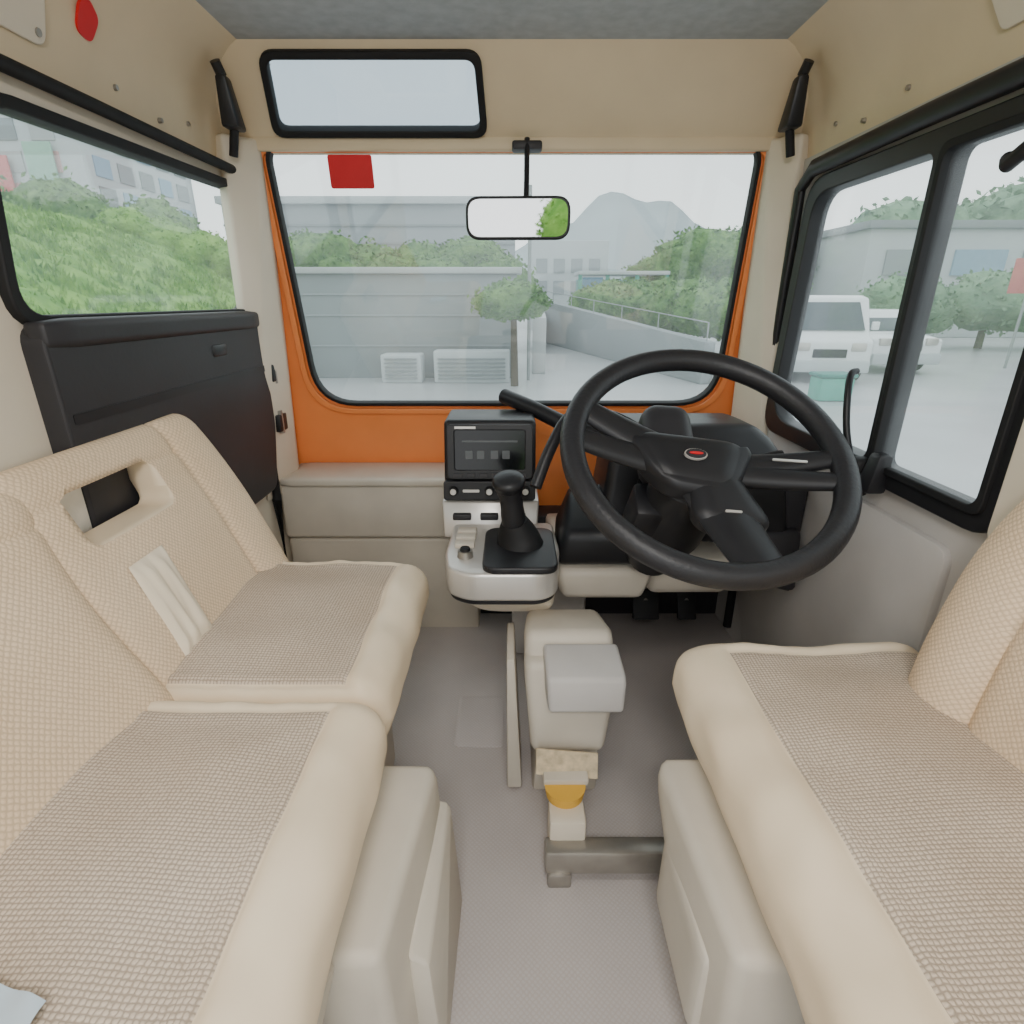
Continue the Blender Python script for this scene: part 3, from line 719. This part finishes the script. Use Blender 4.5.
for x,y,z in((-17,19,3.0),(-14.2,20,2.5),(-12.2,21.5,2.1),(-19.5,18,3.4)):
    foliage('tree',[((x,y,z),(1.3,1.4,1.0)),((x-.6,y+.6,z-.7),(1.3,1.3,1.0))],leaf,[((x,y,G),(x,y,z),.15)])
pink=mat('pale_pink_render',(214,172,172),.9,var=.05)
blu=mat('pale_blue_render',(150,176,196),.9,var=.05)
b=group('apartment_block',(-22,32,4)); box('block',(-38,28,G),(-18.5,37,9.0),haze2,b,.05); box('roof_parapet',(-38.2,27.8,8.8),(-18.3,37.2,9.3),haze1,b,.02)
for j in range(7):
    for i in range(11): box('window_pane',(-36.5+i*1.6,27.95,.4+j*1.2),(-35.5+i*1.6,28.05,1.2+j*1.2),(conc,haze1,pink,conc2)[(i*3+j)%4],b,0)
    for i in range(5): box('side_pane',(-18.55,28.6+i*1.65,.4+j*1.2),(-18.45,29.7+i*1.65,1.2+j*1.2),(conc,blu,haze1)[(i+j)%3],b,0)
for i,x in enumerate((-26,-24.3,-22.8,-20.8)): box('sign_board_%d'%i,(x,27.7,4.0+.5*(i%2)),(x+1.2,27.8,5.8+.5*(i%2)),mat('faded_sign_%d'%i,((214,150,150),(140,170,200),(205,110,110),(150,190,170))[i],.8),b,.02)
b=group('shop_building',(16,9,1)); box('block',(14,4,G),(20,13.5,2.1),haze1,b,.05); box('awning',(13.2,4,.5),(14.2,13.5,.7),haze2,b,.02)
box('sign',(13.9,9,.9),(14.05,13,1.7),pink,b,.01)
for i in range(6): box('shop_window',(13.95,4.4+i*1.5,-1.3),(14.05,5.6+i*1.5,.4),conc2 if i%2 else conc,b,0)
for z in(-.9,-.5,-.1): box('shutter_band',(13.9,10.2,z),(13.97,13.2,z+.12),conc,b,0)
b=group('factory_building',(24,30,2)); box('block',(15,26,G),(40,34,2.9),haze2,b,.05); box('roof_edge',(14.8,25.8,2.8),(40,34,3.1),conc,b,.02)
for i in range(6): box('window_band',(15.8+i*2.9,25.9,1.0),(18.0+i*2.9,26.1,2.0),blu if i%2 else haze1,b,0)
for x,y,z,r in((13.0,20,-.1,1.3),(16.0,20,.0,1.4),(18.5,18,.0,1.4),(21.5,19,2.2,1.8),(24,19,2.8,1.9),(24,38,3.4,3.4),(31,38,4.2,3.8),(37,38,5,3.6)):
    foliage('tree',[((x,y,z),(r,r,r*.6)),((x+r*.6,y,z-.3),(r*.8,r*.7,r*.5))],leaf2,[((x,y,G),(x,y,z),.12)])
g=group('litter_bin',(5.3,9.4,G)); box('bin_body',(5.0,9.2,G),(5.55,9.6,G+.38),teal,g,.04); box('bin_lid',(4.98,9.18,G+.38),(5.57,9.62,G+.44),mat('teal_dark',(50,130,120),.5),g,.02)
g=group('roadside_sign',(12.0,14,0)); sweep('pole',[(12.0,14,G),(12.0,14,.9)],.03,polem,g,10); box('board',(11.5,13.95,.15),(12.5,13.99,.9),mat('sign_red_white',(206,120,116),.7),g,.01)
def car(name,cx,cy,rot,L=3.6,W=1.5,H=1.55,sedan=False):
    g=group(name,(cx,cy,G),(0,0,rot))
    if sedan: prof=[(-L/2,.25),(-L/2,.75),(-L*.32,.85),(-L*.16,H),(L*.25,H),(L*.4,.9),(L/2,.85),(L/2,.25)]
    else: prof=[(-L/2,.25),(-L/2-.02,.8),(-L/2+.25,.95),(-L/2+.6,H-.05),(-L/2+.9,H),(L/2-.1,H),(L/2,.9),(L/2,.25)]
    prism('body',prof,'X',-W/2,W/2,wpaint,g,.06,3)
    if sedan: f=[(-L*.305,.9),(-L*.175,H-.08)]
    else: f=[(-L/2+.27,1.0),(-L/2+.57,H-.13)]
    (y0,z0),(y1,z1)=f
    hull('windscreen',[(-W*.43,y0-.03,z0),(W*.43,y0-.03,z0),(-W*.38,y1-.03,z1),(W*.38,y1-.03,z1),(-W*.43,y0+.03,z0),(W*.43,y0+.03,z0),(-W*.38,y1+.03,z1),(W*.38,y1+.03,z1)],dglass,g,.01)
    for s in(-1,1):
        prism('side_glass',[(y0+.2,z0+.02),(y1+.2,z1),(L*.28,z1),(L*.34,z0+.02)],'X',s*W/2-.01,s*W/2+.012,dglass,g,0)
        for y in(-L*.33,L*.32):
            cyl('wheel',(s*(W/2-.16),y,.28),(s*(W/2+.01),y,.28),.28,.28,tire,g); cyl('hub_cap',(s*(W/2+.01),y,.28),(s*(W/2+.02),y,.28),.15,.14,silver,g)
        box('headlamp',(s*W*.33-.14,-L/2-.04,.62),(s*W*.33+.14,-L/2+.06,.78),silver,g,.03)
        box('door_mirror',(s*(W/2+.14)-.07,y0+.15,z0),(s*(W/2+.14)+.07,y0+.22,z0+.16),wpaint,g,.02)
    box('grille',(-W*.2,-L/2-.035,.5),(W*.2,-L/2+.05,.66),tire,g,.01)
    box('bumper',(-W/2+.02,-L/2-.07,.22),(W/2-.02,-L/2+.1,.45),haze2,g,.03)
car('white_van',6.45,13.0,-.15,3.4,1.55,1.65)
car('white_sedan',8.6,14.8,.05,4.0,1.6,1.35,True)
for i in range(3): foliage('hedge',[((1.05+i*1.9,-14,-.2),(1.3,1,1.25))],grass,nl=500)

# ================= WORLD =================
w=bpy.data.worlds.new('overcast'); S.world=w; w.use_nodes=True
nt=w.node_tree; N=nt.nodes; L=nt.links
bg=N['Background']
tc=N.new('ShaderNodeTexCoord'); sp=N.new('ShaderNodeSeparateXYZ'); L.new(tc.outputs['Generated'],sp.inputs[0])
nz=N.new('ShaderNodeTexNoise'); nz.inputs['Scale'].default_value=2.2; nz.inputs['Detail'].default_value=5; L.new(tc.outputs['Generated'],nz.inputs['Vector'])
ad=N.new('ShaderNodeMath'); ad.operation='MULTIPLY_ADD'; ad.inputs[1].default_value=.45; L.new(nz.outputs['Fac'],ad.inputs[0]); L.new(sp.outputs['Z'],ad.inputs[2])
rp=N.new('ShaderNodeValToRGB'); rp.color_ramp.elements[0].position=.2; rp.color_ramp.elements[0].color=(.98,.99,1,1)
rp.color_ramp.elements[1].position=.62; rp.color_ramp.elements[1].color=(.80,.86,.90,1)
L.new(ad.outputs[0],rp.inputs['Fac']); L.new(rp.outputs[0],bg.inputs['Color']); bg.inputs['Strength'].default_value=2.3

cd=bpy.data.cameras.new('camera'); cd.sensor_width=36; cd.lens=560/1024*36; cd.clip_start=.01; cd.clip_end=500
co=bpy.data.objects.new('camera',cd); COL.objects.link(co); S.camera=co
co.location=(0,0,0); co.rotation_euler=(math.radians(90-20.7),0,0)
for o in list(S.objects):
    if o.parent is None: o.location.z+=.93
